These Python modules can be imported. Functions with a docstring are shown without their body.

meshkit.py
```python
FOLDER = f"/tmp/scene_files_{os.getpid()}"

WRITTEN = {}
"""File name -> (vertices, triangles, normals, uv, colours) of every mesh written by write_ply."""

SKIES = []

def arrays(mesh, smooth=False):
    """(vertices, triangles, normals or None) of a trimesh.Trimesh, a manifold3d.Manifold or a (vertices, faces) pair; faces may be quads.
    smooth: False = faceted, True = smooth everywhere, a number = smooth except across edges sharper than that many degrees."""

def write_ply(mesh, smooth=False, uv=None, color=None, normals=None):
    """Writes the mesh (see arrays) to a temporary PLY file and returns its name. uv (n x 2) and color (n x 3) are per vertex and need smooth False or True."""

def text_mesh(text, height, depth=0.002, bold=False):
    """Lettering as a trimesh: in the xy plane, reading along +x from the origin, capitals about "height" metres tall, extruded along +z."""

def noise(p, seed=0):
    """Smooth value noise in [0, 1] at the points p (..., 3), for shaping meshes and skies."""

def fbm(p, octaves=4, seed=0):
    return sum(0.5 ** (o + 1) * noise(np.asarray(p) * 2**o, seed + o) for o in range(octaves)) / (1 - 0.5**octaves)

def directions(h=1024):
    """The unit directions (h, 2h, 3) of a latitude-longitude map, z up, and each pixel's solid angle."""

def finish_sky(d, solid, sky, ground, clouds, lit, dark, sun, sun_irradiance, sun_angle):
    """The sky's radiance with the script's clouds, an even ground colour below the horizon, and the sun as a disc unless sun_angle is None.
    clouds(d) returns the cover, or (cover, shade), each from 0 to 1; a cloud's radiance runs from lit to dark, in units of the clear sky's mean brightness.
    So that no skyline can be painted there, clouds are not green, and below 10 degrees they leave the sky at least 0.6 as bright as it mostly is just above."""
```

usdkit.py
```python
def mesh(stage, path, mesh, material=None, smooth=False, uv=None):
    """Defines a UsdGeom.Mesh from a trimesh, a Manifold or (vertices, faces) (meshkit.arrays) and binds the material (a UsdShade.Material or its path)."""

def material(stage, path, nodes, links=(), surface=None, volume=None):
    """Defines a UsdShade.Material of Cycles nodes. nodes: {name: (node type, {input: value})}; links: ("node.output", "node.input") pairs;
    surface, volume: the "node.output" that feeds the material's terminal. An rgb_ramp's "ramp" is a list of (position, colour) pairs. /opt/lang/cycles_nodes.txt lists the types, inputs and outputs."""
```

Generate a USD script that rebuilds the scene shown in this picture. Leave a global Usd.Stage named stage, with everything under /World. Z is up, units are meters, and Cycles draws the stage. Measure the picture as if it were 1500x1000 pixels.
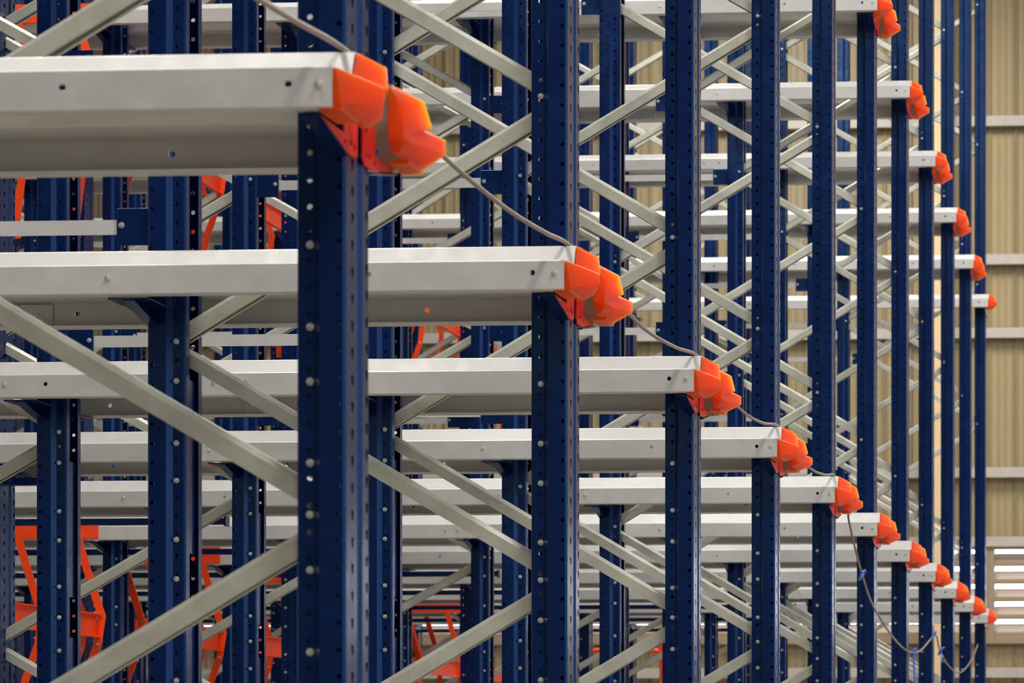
import math, random
import numpy as np
import trimesh
import manifold3d as m3
from shapely.geometry import LineString, Polygon
from pxr import Usd, UsdGeom, UsdLux, UsdShade, Gf, Sdf
import usdkit, meshkit

stage = Usd.Stage.CreateInMemory()
UsdGeom.SetStageUpAxis(stage, UsdGeom.Tokens.z)
UsdGeom.SetStageMetersPerUnit(stage, 1.0)
UsdGeom.Xform.Define(stage, '/World')
UsdGeom.Scope.Define(stage, '/World/Looks')
random.seed(7)
rng = np.random.default_rng(7)

# ------------------------------------------------------------------ camera
TH = 0.0661                      # turned slightly to the left of the rack face
cam = UsdGeom.Camera.Define(stage, '/World/camera')
c_, s_ = math.cos(TH), math.sin(TH)
cam.AddTransformOp().Set(Gf.Matrix4d(c_, s_, 0, 0,  0, 0, 1, 0,  s_, -c_, 0, 0,  0, 0, 1.6, 1))
HA = 36.0
cam.CreateHorizontalApertureAttr(HA)
cam.CreateVerticalApertureAttr(HA * 1000 / 1500)
cam.CreateFocalLengthAttr(4200 / 1500 * HA)
cam.CreateHorizontalApertureOffsetAttr((750 - 1413.8) / 1500 * HA)
cam.CreateVerticalApertureOffsetAttr((1104.6 - 500) / 1500 * HA)
cam.CreateClippingRangeAttr(Gf.Vec2f(0.1, 200))
cam.CreateFStopAttr(11.5)
cam.CreateFocusDistanceAttr(7.2)
cam.CreateExposureAttr(0.20)

# ------------------------------------------------------------------ light: daylight round the hall, roof lights
dome = UsdLux.DomeLight.Define(stage, '/World/daylight')
dome.CreateIntensityAttr(1.3)
dome.CreateColorAttr(Gf.Vec3f(0.95, 0.98, 1.05))
def roof_light(name, x, y, sx, sy, power, col=(1.0, 0.97, 0.92)):
    l = UsdLux.RectLight.Define(stage, '/World/' + name)
    l.CreateWidthAttr(sx); l.CreateHeightAttr(sy)
    l.CreateIntensityAttr(power * 0.27)
    l.CreateColorAttr(Gf.Vec3f(*col))
    l.AddTranslateOp().Set(Gf.Vec3d(x, y, 9.55))
LIGHTS = [(2.8, -5, 1.6, 3.0, 60), (2.8, 2, 1.6, 3.0, 112), (2.8, 9, 1.6, 3.0, 95), (2.8, 16, 1.6, 3.0, 95), (2.8, 23, 1.6, 3.0, 95),
          (-3.5, -5, 1.6, 3.0, 28), (-3.5, 1.5, 1.6, 3.0, 52), (-3.5, 8, 1.6, 3.0, 72), (-3.5, 15, 1.6, 3.0, 80), (-3.5, 23, 1.6, 3.0, 95)]
for i, a in enumerate(LIGHTS):
    roof_light('roof_light' + ('' if i == 0 else f'_{i:03d}'), *a)
door = UsdLux.RectLight.Define(stage, '/World/daylight_opening')       # the open dock side across the aisle
door.CreateWidthAttr(30.0); door.CreateHeightAttr(6.0); door.CreateIntensityAttr(0.95); door.CreateColorAttr(Gf.Vec3f(0.62, 0.84, 1.25))
door.AddTransformOp().Set(Gf.Matrix4d(0, 1, 0, 0,  0, 0, 1, 0,  1, 0, 0, 0,  11.6, 8, 4.2, 1))

# ------------------------------------------------------------------ helpers
used = {}
def numbered(parent, name):
    k = (str(parent), name); n = used.get(k, 0); used[k] = n + 1
    return f'{parent}/{name}' if n == 0 else f'{parent}/{name}_{n:03d}'
def pathof(p): return '/World' if p is None else str(p.GetPath())
def obj(name, mesh, mat, parent=None, smooth=False, label=None):
    m = usdkit.mesh(stage, numbered(pathof(parent), name), mesh, mat, smooth=smooth)
    if label: m.GetPrim().SetCustomDataByKey('label', label)
    return m.GetPrim()
def tag(p, label=None, cat=None, group=None, kind=None):
    for k, v in (('label', label), ('category', cat), ('group', group), ('kind', kind)):
        if v: p.SetCustomDataByKey(k, v)
    return p
def thing(name, label, cat, loc=(0, 0, 0), group=None, kind=None):
    x = UsdGeom.Xform.Define(stage, numbered('/World', name))
    x.AddTranslateOp().Set(Gf.Vec3d(*loc))
    return tag(x.GetPrim(), label, cat, group, kind)
def copy_of(root, label, loc, group=None):
    name = root.GetName()
    if name[-4] == '_' and name[-3:].isdigit(): name = name[:-4]
    x = UsdGeom.Xform.Define(stage, numbered('/World', name))
    x.AddTranslateOp().Set(Gf.Vec3d(*loc))
    p = x.GetPrim()
    p.GetReferences().AddInternalReference(root.GetPath())
    p.SetInstanceable(True)
    cd = root.GetCustomData()
    return tag(p, label, cd.get('category'), group or cd.get('group'))
def tm(man):
    v, f, _ = meshkit.arrays(man)
    return trimesh.Trimesh(v, f, process=False)
def box(x0, x1, y0, y1, z0, z1):
    b = trimesh.creation.box(extents=(x1 - x0, y1 - y0, z1 - z0))
    b.apply_translation(((x0 + x1) / 2, (y0 + y1) / 2, (z0 + z1) / 2))
    return b
def cbox(x0, x1, y0, y1, z0, z1, c=0.003):
    """box with chamfered edges"""
    P = []
    for x, sx in ((x0, 1), (x1, -1)):
        for y, sy in ((y0, 1), (y1, -1)):
            for z, sz in ((z0, 1), (z1, -1)):
                P += [(x, y + sy * c, z + sz * c), (x + sx * c, y, z + sz * c), (x + sx * c, y + sy * c, z)]
    return tm(m3.Manifold.hull_points(np.array(P)))
def hullmesh(P): return tm(m3.Manifold.hull_points(np.array(P, float)))
def round_hull(P, r=0.003, seg=8):
    s = m3.Manifold.sphere(r, seg)
    cen = np.mean(P, 0)
    out = []
    for p in P:
        p = np.array(p, float)
        d = cen - p; q = p + np.sign(d) * np.minimum(np.abs(d), r)
        out.append(s.translate(q.tolist()))
    return m3.Manifold.batch_hull(out)
def cat(*ms): return trimesh.util.concatenate(list(ms))
def plate_poly(pts, t, axis='x', at=0.0):
    """a flat plate: polygon in the other two axes, t thick along axis from 'at'"""
    e = trimesh.creation.extrude_polygon(Polygon(pts), t, engine='earcut')
    v = e.vertices.copy()
    if axis == 'x': e.vertices = np.c_[v[:, 2] + at, v[:, 0], v[:, 1]]
    if axis == 'y': e.vertices = np.c_[v[:, 0], v[:, 2] + at, v[:, 1]]; e.invert()
    e.fix_normals()
    return e
def sheet(line, t):
    return LineString(line).buffer(t / 2, cap_style=2, join_style=2, mitre_limit=2.5)
def tube(pts, r, n=10, closed=False):
    pts = np.asarray(pts, float); N = len(pts)
    T = np.gradient(pts, axis=0)
    if closed: T = np.roll(pts, -1, 0) - np.roll(pts, 1, 0)
    T /= np.linalg.norm(T, axis=1, keepdims=True)
    u = np.cross(T[0], [0.31, 0.2, 0.93]); u /= np.linalg.norm(u)
    V = []
    for i in range(N):
        u = u - T[i] * (u @ T[i]); u /= np.linalg.norm(u); w = np.cross(T[i], u)
        a = np.linspace(0, 2 * np.pi, n, endpoint=False)
        V.append(pts[i] + r * (np.cos(a)[:, None] * u + np.sin(a)[:, None] * w))
    V = np.concatenate(V); F = []
    for i in range(N if closed else N - 1):
        i2 = (i + 1) % N
        for j in range(n):
            j2 = (j + 1) % n
            a, b, c, d = i * n + j, i * n + j2, i2 * n + j2, i2 * n + j
            F += [[a, b, c], [a, c, d]]
    if not closed:
        V = np.vstack([V, pts[0], pts[-1]]); k = len(V) - 2
        for j in range(n):
            j2 = (j + 1) % n
            F += [[k, j2, j], [k + 1, (N - 1) * n + j, (N - 1) * n + j2]]
    m = trimesh.Trimesh(V, F, process=False); m.fix_normals()
    return m
def spline(P, n=16):
    """Catmull-Rom through the points"""
    P = np.array(P, float); Q = np.vstack([2 * P[0] - P[1], P, 2 * P[-1] - P[-2]]); out = []
    for i in range(1, len(Q) - 2):
        for t in np.linspace(0, 1, n, endpoint=False):
            a, b, c, d = Q[i - 1], Q[i], Q[i + 1], Q[i + 2]
            out.append(0.5 * (2 * b + (c - a) * t + (2 * a - 5 * b + 4 * c - d) * t * t + (3 * b - a - 3 * c + d) * t ** 3))
    out.append(P[-1]); return np.array(out)
def mirror_x(m):
    m = m.copy(); m.vertices = m.vertices * [-1, 1, 1]; m.invert(); return m
def mirror_y(m):
    m = m.copy(); m.vertices = m.vertices * [1, -1, 1]; m.invert(); return m
def moved(m, x=0, y=0, z=0):
    m = m.copy(); m.apply_translation((x, y, z)); return m

# ------------------------------------------------------------------ materials
def L(n): return '/World/Looks/' + n
def simple(name, color, rough, metal=0.0, var=0.06, scale=9.0, spec=0.5, coat=0.0, bump=0.0, bscale=60.0, rvar=0.08, **kw):
    c = np.array(color, float)
    nodes = {
        'tc': ('texture_coordinate', {}),
        'n': ('noise_texture', {'scale': scale, 'detail': 5.0, 'roughness': 0.6}),
        'r': ('rgb_ramp', {'ramp': [(0.25, tuple(c * (1 - var))), (0.55, tuple(c)), (0.8, tuple(np.minimum(c * (1 + var), 1)))]}),
        'rr': ('rgb_ramp', {'ramp': [(0.3, (max(rough - rvar, .02),) * 3), (0.75, (rough + rvar,) * 3)]}),
        'p': ('principled_bsdf', {'metallic': metal, 'roughness': rough, 'specular_ior_level': spec, 'coat_weight': coat, 'coat_roughness': 0.12, **kw}),
    }
    links = [('tc.object', 'n.vector'), ('n.fac', 'r.fac'), ('n.fac', 'rr.fac'), ('r.color', 'p.base_color'), ('rr.color', 'p.roughness')]
    if bump:
        nodes['n2'] = ('noise_texture', {'scale': bscale, 'detail': 3.0})
        nodes['b'] = ('bump', {'strength': bump, 'distance': 0.002})
        links += [('tc.object', 'n2.vector'), ('n2.fac', 'b.height'), ('b.normal', 'p.normal')]
    return usdkit.material(stage, L(name), nodes, links, surface='p.BSDF')
NAVY = simple('navy_paint', (0.0024, 0.0115, 0.068), 0.22, var=0.18, scale=14, spec=0.6, coat=0.0, specular_tint=(0.30, 0.58, 1.0), bump=0.10, bscale=90)
GALV = simple('galvanized_steel', (0.60, 0.59, 0.565), 0.46, metal=0.25, var=0.06, scale=22, spec=0.5, bump=0.05, bscale=140)
GALVB = simple('galvanized_brace', (0.56, 0.555, 0.47), 0.40, metal=0.30, var=0.16, scale=16, spec=0.5, bump=0.08, bscale=120)
ZINC = simple('zinc_bolt', (0.80, 0.79, 0.72), 0.27, metal=0.75, var=0.10, scale=60)
ORANGE = simple('orange_plastic', (1.0, 0.046, 0.0), 0.42, var=0.03, scale=20, spec=0.22, subsurface_weight=0.55, subsurface_radius=(0.05, 0.012, 0.004), subsurface_scale=1.0)
ORANGEP = simple('orange_paint', (0.98, 0.065, 0.003), 0.45, var=0.10, scale=12)
REDP = simple('red_orange_plate', (0.60, 0.020, 0.014), 0.30, var=0.20, scale=25)
CABLE = simple('grey_cable_jacket', (0.22, 0.175, 0.135), 0.45, var=0.10, scale=40)
BLUET = simple('blue_nylon', (0.03, 0.13, 0.62), 0.40)
BRASS = simple('passivated_bolt', (0.50, 0.36, 0.06), 0.35, metal=0.8)
CONC = simple('concrete_floor', (0.36, 0.32, 0.26), 0.6, var=0.15, scale=1.2, bump=0.1)
CLADS = [simple(f'beige_cladding_{i}', c, 0.55, var=0.07, scale=3.0) for i, c in enumerate([(0.345, 0.265, 0.138), (0.315, 0.245, 0.128), (0.29, 0.23, 0.125)])]
GIRT = simple('grey_girt', (0.44, 0.40, 0.35), 0.5, var=0.08)
CREAM = simple('cream_column', (0.68, 0.50, 0.28), 0.55, var=0.05)
LOUV = simple('louvre_blade', (0.31, 0.225, 0.15), 0.5, var=0.06)
ROOF = simple('roof_sheet', (0.30, 0.29, 0.27), 0.6, var=0.08)

# ------------------------------------------------------------------ the hall: floor, back wall, roof
H = 10.0
YW = 27.0
tag(obj('floor', box(-14, 12, -12, YW + .3, -0.2, 0), CONC), kind='structure')
tag(obj('ceiling', box(-14, 12, -12, YW + .3, H, H + .15), ROOF), kind='structure')

tag(obj('wall_right', box(11.9, 12.0, -12, YW, 0, H), ROOF), kind='structure')
tag(obj('wall_left', box(-14.1, -14.0, -12, YW, 0, H), ROOF), kind='structure')
tag(obj('wall_front', box(-14, 12, -12.1, -12, 0, H), ROOF), kind='structure')
def clad_profile(w):
    # plan outline of one tray: edge upstands and two fine ribs
    return [(0, 0), (0, -.034), (.012, -.034), (.020, -.004), (w * .34, -.004), (w * .34 + .006, -.016), (w * .34 + .018, -.016), (w * .34 + .024, -.004),
            (w * .60, -.004), (w * .60 + .006, -.016), (w * .60 + .018, -.016), (w * .60 + .024, -.004), (w - .022, -.004), (w - .016, -.022), (w - .004, -.022), (w - .004, 0)]
PW = 0.2475
def clad(w, z0, z1):
    e = trimesh.creation.extrude_polygon(Polygon(clad_profile(w)), z1 - z0, engine='earcut'); e.apply_translation((0, 0, z0)); return e
wall = thing('wall_back', None, None, (0, YW, 0), kind='structure')
LZ0, LZ1 = 2.70, 3.53
up, low = clad(PW - .004, LZ1 + .06, H), clad(PW - .004, 0, LZ0 - .06)
x0 = -1.560 - 50 * PW
for i in range(104):
    m = CLADS[int(rng.integers(0, 3))]
    obj('cladding_panel', moved(up, x0 + i * PW), m, wall)
    obj('cladding_panel', moved(low, x0 + i * PW), m, wall)
obj('backing_sheet', cat(box(x0, x0 + 104 * PW, .0, .02, LZ1, H), box(x0, x0 + 104 * PW, .0, .02, 0, LZ0)), CLADS[2], wall)
# horizontal girts
for i, z in enumerate([9.3, 7.54, 6.24, 5.55, 4.24, 3.59, 2.36]):
    g = sheet([(-.02, -.032), (-.075, -.032), (-.075, .05), (-.02, .05)], .012)
    e = trimesh.creation.extrude_polygon(g, 104 * PW, engine='earcut')
    v = e.vertices.copy(); e.vertices = np.c_[v[:, 2] + x0, v[:, 0] + YW - .035, v[:, 1] + z]; e.fix_normals()
    tag(obj(f'trim_{i + 1}', e, GIRT), kind='structure')
# louvred window band: frame and tilted blades, daylight behind
xs = [x0] + [-1.560 - 3.10 * k for k in (3, 2, 1, 0)] + [1.54, 4.64, 7.74, x0 + 104 * PW]
for w in range(len(xs) - 1):
    a, b = xs[w], xs[w + 1]
    t = thing(f'window_{w + 1}', None, None, (a, YW, LZ0), kind='structure')
    W_, H_ = b - a, LZ1 - LZ0
    obj('window_frame', cat(cbox(0, .055, -.09, .05, -.06, H_ + .06), cbox(W_ - .055, W_, -.09, .05, -.06, H_ + .06),
                            cbox(.055, W_ - .055, -.09, .05, -.06, 0), cbox(.055, W_ - .055, -.09, .05, H_, H_ + .06)), LOUV, t)
    nb = 5; pit = H_ / nb
    for k in range(nb):
        zc = pit * (k + .5)
        bl = sheet([(-.06, -.082), (-.06, -.036), (.050, .040), (.050, .052)], .009)
        e = trimesh.creation.extrude_polygon(bl, W_ - .112, engine='earcut')
        v = e.vertices.copy(); e.vertices = np.c_[v[:, 2] + .056, v[:, 0], v[:, 1] + zc]; e.fix_normals()
        obj('louvre_slat', e, LOUV, t)
# cream wall column
t = thing('steel_column', 'tall cream steel column standing against the beige back wall', 'column', (-2.055, YW - .28, 0))
obj('shaft', cat(box(-.085, .085, -.09, -.075, 0, H), box(-.085, .085, .075, .09, 0, H), box(-.006, .006, -.075, .075, 0, H)), CREAM, t)
obj('base_plate', cbox(-.14, .14, -.14, .14, 0, .02), CREAM, t)

# ------------------------------------------------------------------ racking dimensions (metres)
XF, Y0, S, W, D = -1.1185, 3.9056, 1.5, 0.119, 0.072
TOP, PITCH = 6.76, 0.0377
LEVELS = (1.6 + .8615, 1.6 + .8615 + 2.07)     # underside of the rails
OV = 0.155                                       # rail face stands this far into the lane

def post_mesh():
    w = W; T = .0026
    half = [(-.0705, .033), (-.0705, .0145), (-.0675, .0125), (-.0460, .0125), (-.0360, .0016), (-.0045, .0016), (-.0014, .0042)]
    front = [(-.0014, .48 * w), (-.0055, .52 * w), (-.0055, .68 * w), (-.0014, .72 * w)]
    line = half + front + [(x, w - y) for x, y in half[::-1]]
    sec = sheet(line, T)
    e = trimesh.creation.extrude_polygon(sec, PITCH, engine='earcut')
    man = m3.Manifold(m3.Mesh(vert_properties=np.asarray(e.vertices, np.float32), tri_verts=np.asarray(e.faces, np.uint32)))
    cut = []
    def slot(yc, zc):
        P = [(-.03, yc + a, zc + b) for a, b in ((-.0055, .002), (-.0055, .006), (0, .0082), (.0055, .006), (.0055, .002), (.003, -.0075), (-.003, -.0075))]
        P += [(.02, y, z) for _, y, z in P]
        return m3.Manifold.hull_points(np.array(P))
    cut.append(slot(.29 * w, PITCH * .30)); cut.append(slot(.90 * w, PITCH * .72))
    cyl = m3.Manifold.cylinder(w + .02, .0040, .0040, 8).rotate([-90, 0, 0]).translate([-.0095, -.01, PITCH * .30])
    cyl2 = m3.Manifold.cylinder(w + .02, .0044, .0044, 8).rotate([-90, 0, 0]).translate([-.0540, -.01, PITCH * .62])
    for c in cut + [cyl, cyl2]: man = man - c
    v, f, _ = meshkit.arrays(man)
    z = v[:, 2][f]
    keep = ~((np.abs(z) < 1e-6).all(1) | (np.abs(z - PITCH) < 1e-6).all(1))
    f = f[keep]
    n = int(TOP / PITCH)
    V = np.concatenate([v + [0, 0, PITCH * i] for i in range(n)])
    F = np.concatenate([f + len(v) * i for i in range(n)])
    return trimesh.Trimesh(V, F, process=False), sec, n * PITCH
POST, SEC, TOPZ = post_mesh()

def bolt_mesh(r=.0055, washer=True):
    """hex head and washer, axis along -y, seat at y = 0"""
    ms = []
    if washer:
        ms.append(m3.Manifold.cylinder(.0014, r * 1.15, r * 1.05, 14))
    hx = m3.Manifold.cylinder(.0042, r * .82, r * .82, 6).translate([0, 0, .0013])
    cone = m3.Manifold.cylinder(.0075, r * 1.05, r * .45, 14)
    ms.append(hx ^ cone)
    ms.append(m3.Manifold.cylinder(.0072, r * .36, r * .36, 8))
    out = ms[0]
    for m in ms[1:]: out = out + m
    return tm(out.rotate([90, 0, 0]))
BOLT = bolt_mesh(.0050)
RBOLT = bolt_mesh(.0055)

def brace_mesh(xa, za, xb, zb):
    """galvanized C channel open downwards from (xa, za) to (xb, zb)"""
    L_ = math.hypot(xb - xa, zb - za); dx, dz = (xb - xa) / L_, (zb - za) / L_
    nx, nz = -dz, dx
    if nz < 0: nx, nz = -nx, -nz
    h, d = .0145, .0140
    sec = sheet([(-.008, -h), (-d, -h), (-d, h - .0068), (-d + .0062, h), (d - .0062, h), (d, h - .0068), (d, -h), (.008, -h)], .0022)
    e = trimesh.creation.extrude_polygon(sec, L_, engine='earcut')
    v = e.vertices
    e.vertices = np.c_[xa + v[:, 2] * dx + v[:, 1] * nx, v[:, 0] + W * .5, za + v[:, 2] * dz + v[:, 1] * nz]
    e.fix_normals()
    return e

FZ = [1.6 + z for z in (.066, .142, .256, .333, .405, .518, .594, .708)]
BZ = [1.6 + z for z in (.066, .142, .256, .338, .414, .528, .60, .72)]
APEX_F = [1.6 + .334 + .924 * i for i in range(-2, 6)]
APEX_B = [1.6 + .796 + .924 * i for i in range(-2, 6)]

def bracket(face, inward, sgn, gusset=True):
    """cantilever bracket under a rail: thin gusset on the slotted face with a folded flange along its slope; sgn -1 towards the camera"""
    y0 = 0.0 if sgn < 0 else W
    def slab(x0, x1, prof):
        return m3.Manifold.hull_points(np.array([(x, y0 + sgn * y, z) for x in (x0, x1) for y, z in prof]))
    i = inward
    top = slab(face - i * .028, face + i * .050, [(.001, -.0035), (.001, -.0065), (.134, -.0065), (.134, -.0035)]) if gusset else slab(face + i * .002, face + i * .018, [(.001, -.0035), (.001, -.0065), (.134, -.0065), (.134, -.0035)])
    out = slab(face - i * .005, face + i * .020, [(.001, -.031), (.001, -.034), (.137, -.0060), (.137, -.0090)]) if not gusset else slab(face + i * .0008, face + i * .022, [(.002, -.034), (.002, -.037), (.134, -.0065), (.134, -.0095)])
    if gusset:
        out = out + slab(face, face + i * .004, [(.0005, -.0035), (.0005, -.037), (.134, -.0095), (.134, -.0035)])
    return tm(out + top)

def make_frame(name, label, depth, front_out, back_out, hi_bolts=True):
    """upright frame: two posts, zigzag bracing, foot plates, rail brackets; origin at the right post's near front corner"""
    t = thing(name, label, 'rack upright')
    for which in (0, 1):
        right = which == 0
        out = front_out if right else back_out
        xs0 = 0.0 if right else -depth
        # out=+1: slotted face towards +x
        m = POST if out > 0 else mirror_x(POST)
        edge = xs0 if right and out > 0 else xs0 - D if right else xs0 + D if out > 0 else xs0
        m = moved(m, edge)
        p = obj('post', m, NAVY, t)
        bx = edge - .0535 if out > 0 else edge + .0535
        zs = (FZ + [z for z in APEX_F if z > 2.7]) if right == front_first else (BZ + [z for z in APEX_B if z > 2.35])
        for z in zs:
            if z < TOPZ - .05:
                b = moved(BOLT, bx, .0112, z)
                obj('bolt', b, ZINC, p)
        rx = edge - .0640 if out > 0 else edge + .0640
        for za, zb in ((.01, 1.6 + .29), (1.6 + .39, 1.6 + .727)):
            rin = edge - .0425 if out > 0 else edge + .0425
            ra, rb = min(rx, rin), max(rx, rin)
            obj('reinforcing_strip', cat(box(rx - .0012, rx + .0012, .018, W - .018, za, zb), box(ra, rb, .0150, .0178, za, zb), box(ra, rb, W - .0178, W - .0150, za, zb)), NAVY, p)
        obj('base_plate', cbox((xs0 - D - .02) if right else xs0 - .02, (xs0 + .02) if right else xs0 + D + .02, -.03, W + .03, 0, .008, .002), NAVY, t)
        for zl in LEVELS:
            for sgn in (-1, 1):
                obj('rail_bracket', moved(bracket(edge, -out, sgn, not (right and out > 0)), 0, 0, zl), NAVY, t)
    xa, xb = -.045, -depth + .052
    A, B = (APEX_F, APEX_B) if front_first else (APEX_B, APEX_F)
    if not front_first: A, B = APEX_B, APEX_F
    seq = sorted([(z, xa) for z in A] + [(z, xb) for z in B])
    for (z1, x1), (z2, x2) in zip(seq[:-1], seq[1:]):
        g = .019
        if z2 < .25 or z2 > TOPZ - .05: continue
        if z1 < .02: continue
        obj('brace', brace_mesh(x1, z1 + g, x2, z2 - g), GALVB, t)
    return t

ORD = ['nearest', 'second', 'third', 'fourth', 'fifth', 'sixth', 'seventh', 'eighth', 'ninth', 'tenth', 'eleventh']
def row(k): return f'{ORD[k]} row' if k < 10 else 'eleventh row'
BAYX = [0.0, -1.563, -3.082, -4.62, -6.20]
NB = [1, 1, 2, 2, 2, 3, 3, 4, 4, 4, 5]
front_first = True
protoA = None
def flabel(k, n):
    if n == 0: return f'blue upright frame with grey zigzag braces at rack front, {row(k)} from camera'
    return f'blue braced upright frame, {ORD[n]} one in from the aisle, {row(k)}'
protos = {}
for k in range(11):
    for n in range(NB[k]):
        loc = (XF + BAYX[n], Y0 + S * k, 0)
        kind = 0 if n == 0 else 1 if n == 1 else 2
        if kind not in protos:
            front_first = n == 0
            p = make_frame('upright_frame', flabel(k, n), (.818, .854, .790)[kind], 1 if kind == 0 else -1, -1 if kind == 0 else 1)
            UsdGeom.Xformable(p).GetOrderedXformOps()[0].Set(Gf.Vec3d(*loc))
            protos[kind] = p
        else:
            copy_of(protos[kind], flabel(k, n), loc)

# ------------------------------------------------------------------ rails
XE = 0.0264            # the rail ends this far in front of the posts
XL = -7.35             # rear end, beyond the picture
def rail_channel():
    # lane face to the camera side (y negative), z from the underside
    line = [(-.128, .0035), (-.130, 0), (-.1535, 0), (-.155, .0015), (-.155, .0520), (-.1535, .0535), (-.0690, .0555), (-.0660, .0575), (-.0485, .0965), (-.0455, .0983), (-.0280, .0983)]
    e = trimesh.creation.extrude_polygon(sheet(line, .0024), XE - XL, engine='earcut')
    v = e.vertices.copy(); e.vertices = np.c_[v[:, 2] + XL, v[:, 0], v[:, 1]]; e.fix_normals()
    man = m3.Manifold(m3.Mesh(vert_properties=np.asarray(e.vertices, np.float32), tri_verts=np.asarray(e.faces, np.uint32)))
    for x in (-.033, -.341, -.86 - .2, -1.55, -2.1, -2.9, -3.6, -4.4, -5.2, -6.0):
        man = man - m3.Manifold.cylinder(.03, .0052, .0052, 12).rotate([-90, 0, 0]).translate([x, -.17, .031])
    return tm(man)
RAIL = rail_channel()
def end_cap():
    zt = .0535
    ex = lambda a: .049 + .45 * min(a, .06) + .15 * max(a - .06, 0)                 # the slanted outer face
    lower = round_hull([(XE, -.155, 0), (XE, -.155, zt), (XE, 0, zt), (XE, 0, .018), (XE, -.018, 0), (.034, -.155, 0), (.034, -.018, 0),
                        (ex(.112), -.112, .013), (ex(.112), -.112, .037), (ex(.004), -.004, .040), (ex(.004), -.004, .014), (ex(.02), -.020, .010)], .0032)
    upper = round_hull([(XE, 0, .022), (XE, -.067, .040), (XE, -.067, .053), (XE, -.045, .0985), (XE, -.002, .0920), (ex(.004), -.004, .064), (ex(.046), -.046, .079), (ex(.062), -.062, .041), (ex(.004), -.004, .022)], .0032)
    sole = round_hull([(.006, -.154, -.0050), (.008, -.072, -.0050), (.038, -.154, -.0050), (.038, -.072, -.0050), (.006, -.154, -.0014), (.008, -.072, -.0014), (.040, -.154, .004), (.040, -.072, .004)], .0015)
    return tm((lower + upper) + sole)
CAP = end_cap()
ENDPL = plate_poly([(-.130, -.0055), (-.020, -.0055), (-.020, .060), (.046, .060), (.046, -.020), (.041, -.026), (.034, -.029), (-.004, -.029), (-.014, -.027)], .003, 'x', .0012)
def holed_plate():
    man = m3.Manifold(m3.Mesh(vert_properties=np.asarray(ENDPL.vertices, np.float32), tri_verts=np.asarray(ENDPL.faces, np.uint32)))
    for y, z, r in ((.012, -.012, .0050), (-.016, -.016, .0040), (.030, .022, .0060), (.032, -.014, .0045)):
        man = man - m3.Manifold.cylinder(.03, r, r, 10).rotate([0, 90, 0]).translate([-.01, y, z])
    return tm(man)
ENDPL = holed_plate()
ENDBOLTS = (.008,)
def make_rail(name, label, side, bolts, splices=()):
    """side -1: rail on the camera side of its row, +1: on the far side"""
    t = thing(name, label, 'rack rail')
    flip = (lambda m: moved(mirror_y(m), 0, W)) if side > 0 else (lambda m: m)
    obj('rail_channel', flip(RAIL), GALV, t)
    obj('end_cap', flip(CAP), ORANGE, t, smooth=35, label='orange plastic end cap')
    obj('end_plate', flip(ENDPL), REDP, t, label='red-orange drilled end plate below the cap')
    for x in bolts:
        obj('bolt', flip(moved(RBOLT, x, -.1563, .0305)), ZINC, t)
    for x in splices:
        s = cbox(x - .045, x + .045, -.1522, -.1495, .004, .050, .001)
        p = obj('splice_plate', flip(s), GALV, t)
        for q in (-.036, -.012, .012, .036): obj('bolt', flip(moved(mirror_y(RBOLT), x + q, -.1490, .028)), ZINC, p)
    return t
BOLTSA = (.008, -.838, -1.137, -1.651, -1.70, -2.46, -3.56, -4.0, -4.75, -5.5)
BOLTSB = (.008, -.838, -1.651, -2.46, -3.56, -4.0, -4.75, -5.5)
side_word = {-1: 'near', 1: 'far'}
lev_word = ['lower', 'upper']
rp = {}
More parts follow.
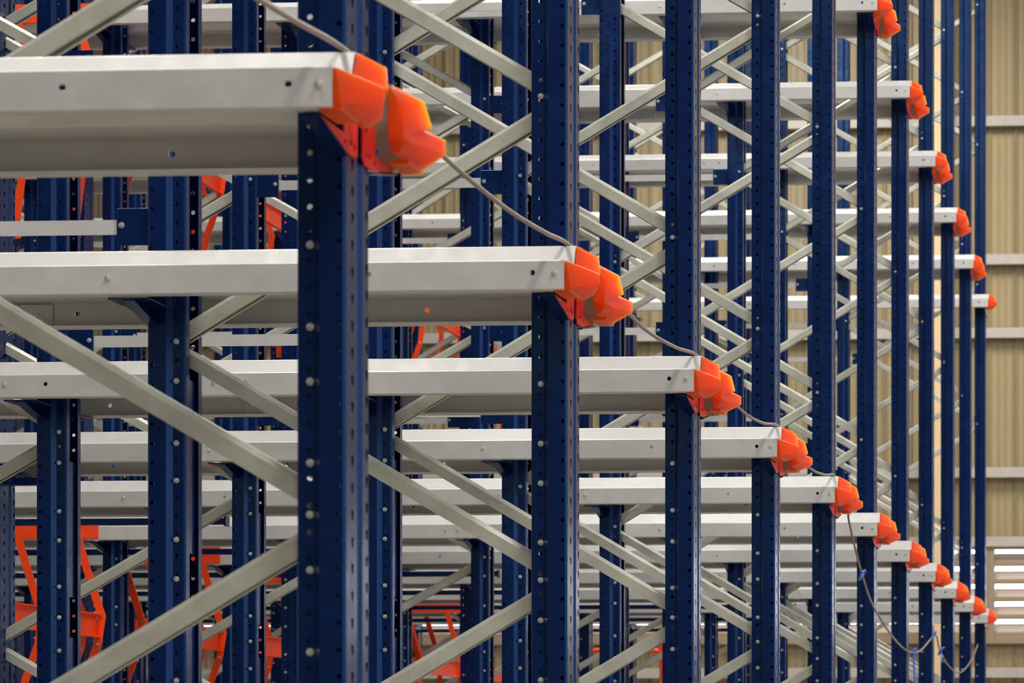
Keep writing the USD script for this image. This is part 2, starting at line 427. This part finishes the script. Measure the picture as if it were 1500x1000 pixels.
for lv in (0, 1):
    for k in range(0 if lv == 0 else 5, 11):
        for side in ((-1, 1) if k < 10 else (-1,)):
            lab = f'galvanized rail with orange end cap, {lev_word[lv]} level, {side_word[side]} side of {row(k)}'
            loc = (XF, Y0 + S * k, LEVELS[lv])
            if side not in rp:
                p = make_rail('pallet_rail', lab, side, BOLTSA if side < 0 else BOLTSB, () if side < 0 else (-1.155,))
                UsdGeom.Xformable(p).GetOrderedXformOps()[0].Set(Gf.Vec3d(*loc))
                rp[side] = p
            else:
                copy_of(rp[side], lab, loc)

# ------------------------------------------------------------------ spacer ties between the frames of a row
def make_tie(label, length):
    t = thing('spacer_tie', label, 'rack tie')
    sec = sheet([(.012, -.011), (-.0, -.013), (-.0, .013), (.012, .011)], .0022)
    e = trimesh.creation.extrude_polygon(sec, length - .10, engine='earcut')
    v = e.vertices.copy(); e.vertices = np.c_[-v[:, 2] - .05, v[:, 0] + .0206, v[:, 1]]; e.fix_normals()
    obj('tie_bar', e, GALV, t)
    for x0_, s_x in ((0, -1), (-length, 1)):
        a, b = sorted((x0_ + s_x * .0005, x0_ + s_x * .066))
        p = obj('tie_plate', cbox(a, b, .0145, .019, -.036, .036, .0012), NAVY, t, label='navy connecting plate')
        obj('bolt', moved(RBOLT, x0_ + s_x * .056, .0145, .003), ZINC, p)
    return t
ties = {}
TZ = (1.6 + 1.019, 1.6 + 1.702, 1.6 + 2.622)
gaps = [(-.818, .745), (-2.417, .665), (-3.872, .748)]
TW = ['low', 'middle', 'high']
for k in range(11):
    vis = [j for j in range(3) if (1104 - (TZ[j] - 1.6) * 4200 / (Y0 + S * k) > -60)]
    for n in range(3):
        if n + 1 > NB[k] - (0 if n == 0 and k > 0 else 0) or k == 0: continue
        if n >= NB[k] - 1 and not (n == 0 and NB[k] == 1): continue
        for j in vis:
            lab = f'grey spacer tie with navy plates, {TW[j]} one in {["first", "second", "third"][n]} gap of {row(k)}'
            loc = (XF + gaps[n][0], Y0 + S * k, TZ[j])
            if n not in ties:
                p = make_tie(lab, gaps[n][1])
                UsdGeom.Xformable(p).GetOrderedXformOps()[0].Set(Gf.Vec3d(*loc)); ties[n] = p
            else:
                copy_of(ties[n], lab, loc)

# ------------------------------------------------------------------ dark navy beams under the far rails, deep in the rack
def make_beam(label, length):
    t = thing('tie_beam', label, 'rack beam')
    sec = sheet([(.035, -.010), (0, -.010), (0, .010), (.035, .010)], .003)
    e = trimesh.creation.extrude_polygon(sec, length, engine='earcut')
    v = e.vertices.copy(); e.vertices = np.c_[-v[:, 2], v[:, 0], v[:, 1]]; e.fix_normals()
    obj('channel', e, NAVY, t)
    obj('end_plate', cbox(-.004, .004, -.004, .040, -.018, .018, .001), NAVY, t)
    return t
bl = {}
for k in range(3, 11):
    xr = -2.19 if k <= 5 else -1.90 if k <= 7 else -.90
    kind = xr
    lab = f'dark navy channel beam below the lower far rail of the {row(k)}'
    loc = (XF + xr, Y0 + S * k + W + .003, 1.6 + .832)
    if kind not in bl:
        p = make_beam(lab, 7.2 + xr); UsdGeom.Xformable(p).GetOrderedXformOps()[0].Set(Gf.Vec3d(*loc)); bl[kind] = p
    else: copy_of(bl[kind], lab, loc)

# ------------------------------------------------------------------ orange backstops across the lanes, deep in the rack
def strap(pts, wdt=.030, th=.006):
    """flat bar bent along pts in the x-z plane; wdt is its width in that plane, th along y"""
    pg = LineString(pts).buffer(wdt / 2, cap_style=2, join_style=2)
    return plate_poly(list(pg.exterior.coords), th, 'y', 0)
def make_backstop(label):
    """origin: lane-side face of the near end's rail, underside of the rails, at x of the right strap's top"""
    SPAN = S - W - 2 * OV
    t = thing('backstop', label, 'backstop')
    bm = sheet([(.022, -.045), (0, -.045), (0, .045), (.022, .045)], .005)
    e = trimesh.creation.extrude_polygon(bm, SPAN - .01, engine='earcut')
    v = e.vertices.copy(); e.vertices = np.c_[v[:, 0] + .075, v[:, 2] + .005, v[:, 1] - .345]; e.fix_normals()
    obj('crossbeam', e, ORANGEP, t)
    zz = [(0, .018), (.035, -.10), (.102, -.31), (.085, -.42), (.02, -.60), (-.005, -.80), (.0, -.86)]
    for yb, ydir in ((.003, 1), (SPAN - .009, -1)):
        obj('mounting_plate', cbox(-.27, .085, yb - (.001 if ydir > 0 else -.001), yb + .006, .004, .080, .0015), ORANGEP, t)
        for dx in (0.0, -.245):
            y2 = yb + (.0075 if ydir > 0 else -.0075)
            s = obj('stop_strap', moved(strap([(x + dx, z) for x, z in zz]), 0, y2, 0), ORANGEP, t)
            for q in (2, 3):
                obj('bolt', moved(RBOLT, zz[q][0] + dx, y2 - .0001, zz[q][1]), BRASS if q == 2 else ZINC, s)
    return t
bp = None
for lv in (0, 1):
    for k in range(4, 10):
        lab = f'orange backstop with bent straps between {ORD[k]} and {ORD[k + 1]} rows, {lev_word[lv]} level'
        loc = (XF - 3.195, Y0 + S * k + W + OV + .0013, LEVELS[lv])
        if bp is None:
            bp = make_backstop(lab); UsdGeom.Xformable(bp).GetOrderedXformOps()[0].Set(Gf.Vec3d(*loc))
        else: copy_of(bp, lab, loc)

# ------------------------------------------------------------------ cable looped along the rail ends
P = [(-1.045, 2.95, 2.455), (-1.081, 3.406, 2.513), (-1.098, 3.606, 2.5385), (XF + .008, Y0 - .05, 2.5665), (XF + .008, Y0 + W + .05, 2.5665)]
for k in range(4):
    y = Y0 + S * k
    if k == 0: sag = [(.30, 2.545), (.45, 2.533), (.75, 2.530), (1.0, 2.535), (1.25, 2.549)]
    elif k == 1: sag = [(.40, 2.540), (.75, 2.524), (1.15, 2.540)]
    elif k == 2: sag = [(.42, 2.535), (.80, 2.522), (1.15, 2.537)]
    else: sag = [(.42, 2.530), (.80, 2.520), (1.15, 2.537)]
    for dy, z in sag: P.append((XF + .012, y + dy, z))
    P += [(XF + .008, y + S - .05, 2.5665)] + ([(XF + .008, y + S + W + .05, 2.5665)] if k < 3 else [(XF + .009, y + S + .03, 2.560), (XF + .009, y + S + .055, 2.535)])
tag(obj('signal_cable', tube(spline(P, 10), .0042, 8), CABLE, smooth=True), 'long thin grey-brown cable looped from rail end to rail end along the rack front', 'cable')
P = [(XF + .030, Y0 + 6.245, 2.4515), (XF + .03, Y0 + 6.27, 2.430), (XF + .03, 10.368, 2.355), (XF + .03, 10.636, 2.268), (XF + .03, 11.024, 2.179), (XF + .03, 11.737, 2.101), (XF + .03, 12.277, 2.065),
      (XF + .03, 12.796, 2.057), (XF + .03, 13.361, 2.090), (XF + .03, 14.196, 2.192), (XF + .03, 14.467, 2.134), (XF + .03, 15.041, 2.073), (XF + .03, 15.826, 2.052),
      (XF + .03, 16.515, 2.099), (XF + .03, 17.137, 2.183), (XF + .03, 17.6, 2.274)]
tag(obj('signal_cable', tube(spline(P, 10), .0042, 8), CABLE, smooth=True), 'slack loose cable end drooping in two loops in front of the far posts', 'cable')
def make_cable_tie(pos, label, tail):
    t = thing('cable_tie', label, 'cable tie', pos)
    a = np.linspace(0, 2 * np.pi, 16, endpoint=False)
    obj('loop', tube(np.c_[.011 * np.sin(a), .036 * np.cos(a), .018 * np.sin(a)], .0042, 6, closed=True), BLUET, t)
    obj('tail', tube(spline([(.004, -.036, 0), (.008, -.045, tail[1] * .4), (.010, tail[0], tail[1])], 6), .0042, 6), BLUET, t)
make_cable_tie((XF + .03, 10.636, 2.268), 'blue cable tie on the cable in front of the sixth row post', (-.16, -.01))
make_cable_tie((XF + .03, 12.9, 2.060), 'blue cable tie with a long hanging tail at the bottom of the cable loop', (-.05, -.15))
make_cable_tie((XF + .03, 14.10, 2.188), 'blue cable tie at the high point between the two lowest cable loops', (-.22, -.02))
make_cable_tie((XF + .03, 14.55, 2.125), 'blue cable tie where the last cable loop begins, ninth row', (-.10, -.06))

# ------------------------------------------------------------------ orange guard frame at the back wall
t = thing('guard_frame', 'orange tubular guard frame standing low behind the last racks', 'guard frame', (-3.95, 21.2, 0))
hoop = [(-.28, 0, .02), (-.28, 0, 2.28), (-.265, 0, 2.34), (-.21, 0, 2.375), (.21, 0, 2.375), (.265, 0, 2.34), (.28, 0, 2.28), (.28, 0, .02)]
obj('hoop', tube(spline(hoop, 6), .020, 10), ORANGEP, t, smooth=True)
obj('crossbar', tube([(-.28, 0, 2.02), (.28, 0, 2.02)], .016, 10), ORANGEP, t, smooth=True)
for x in (-.28, .28):
    obj('foot_plate', cbox(x - .07, x + .07, -.07, .07, 0, .02), ORANGEP, t)
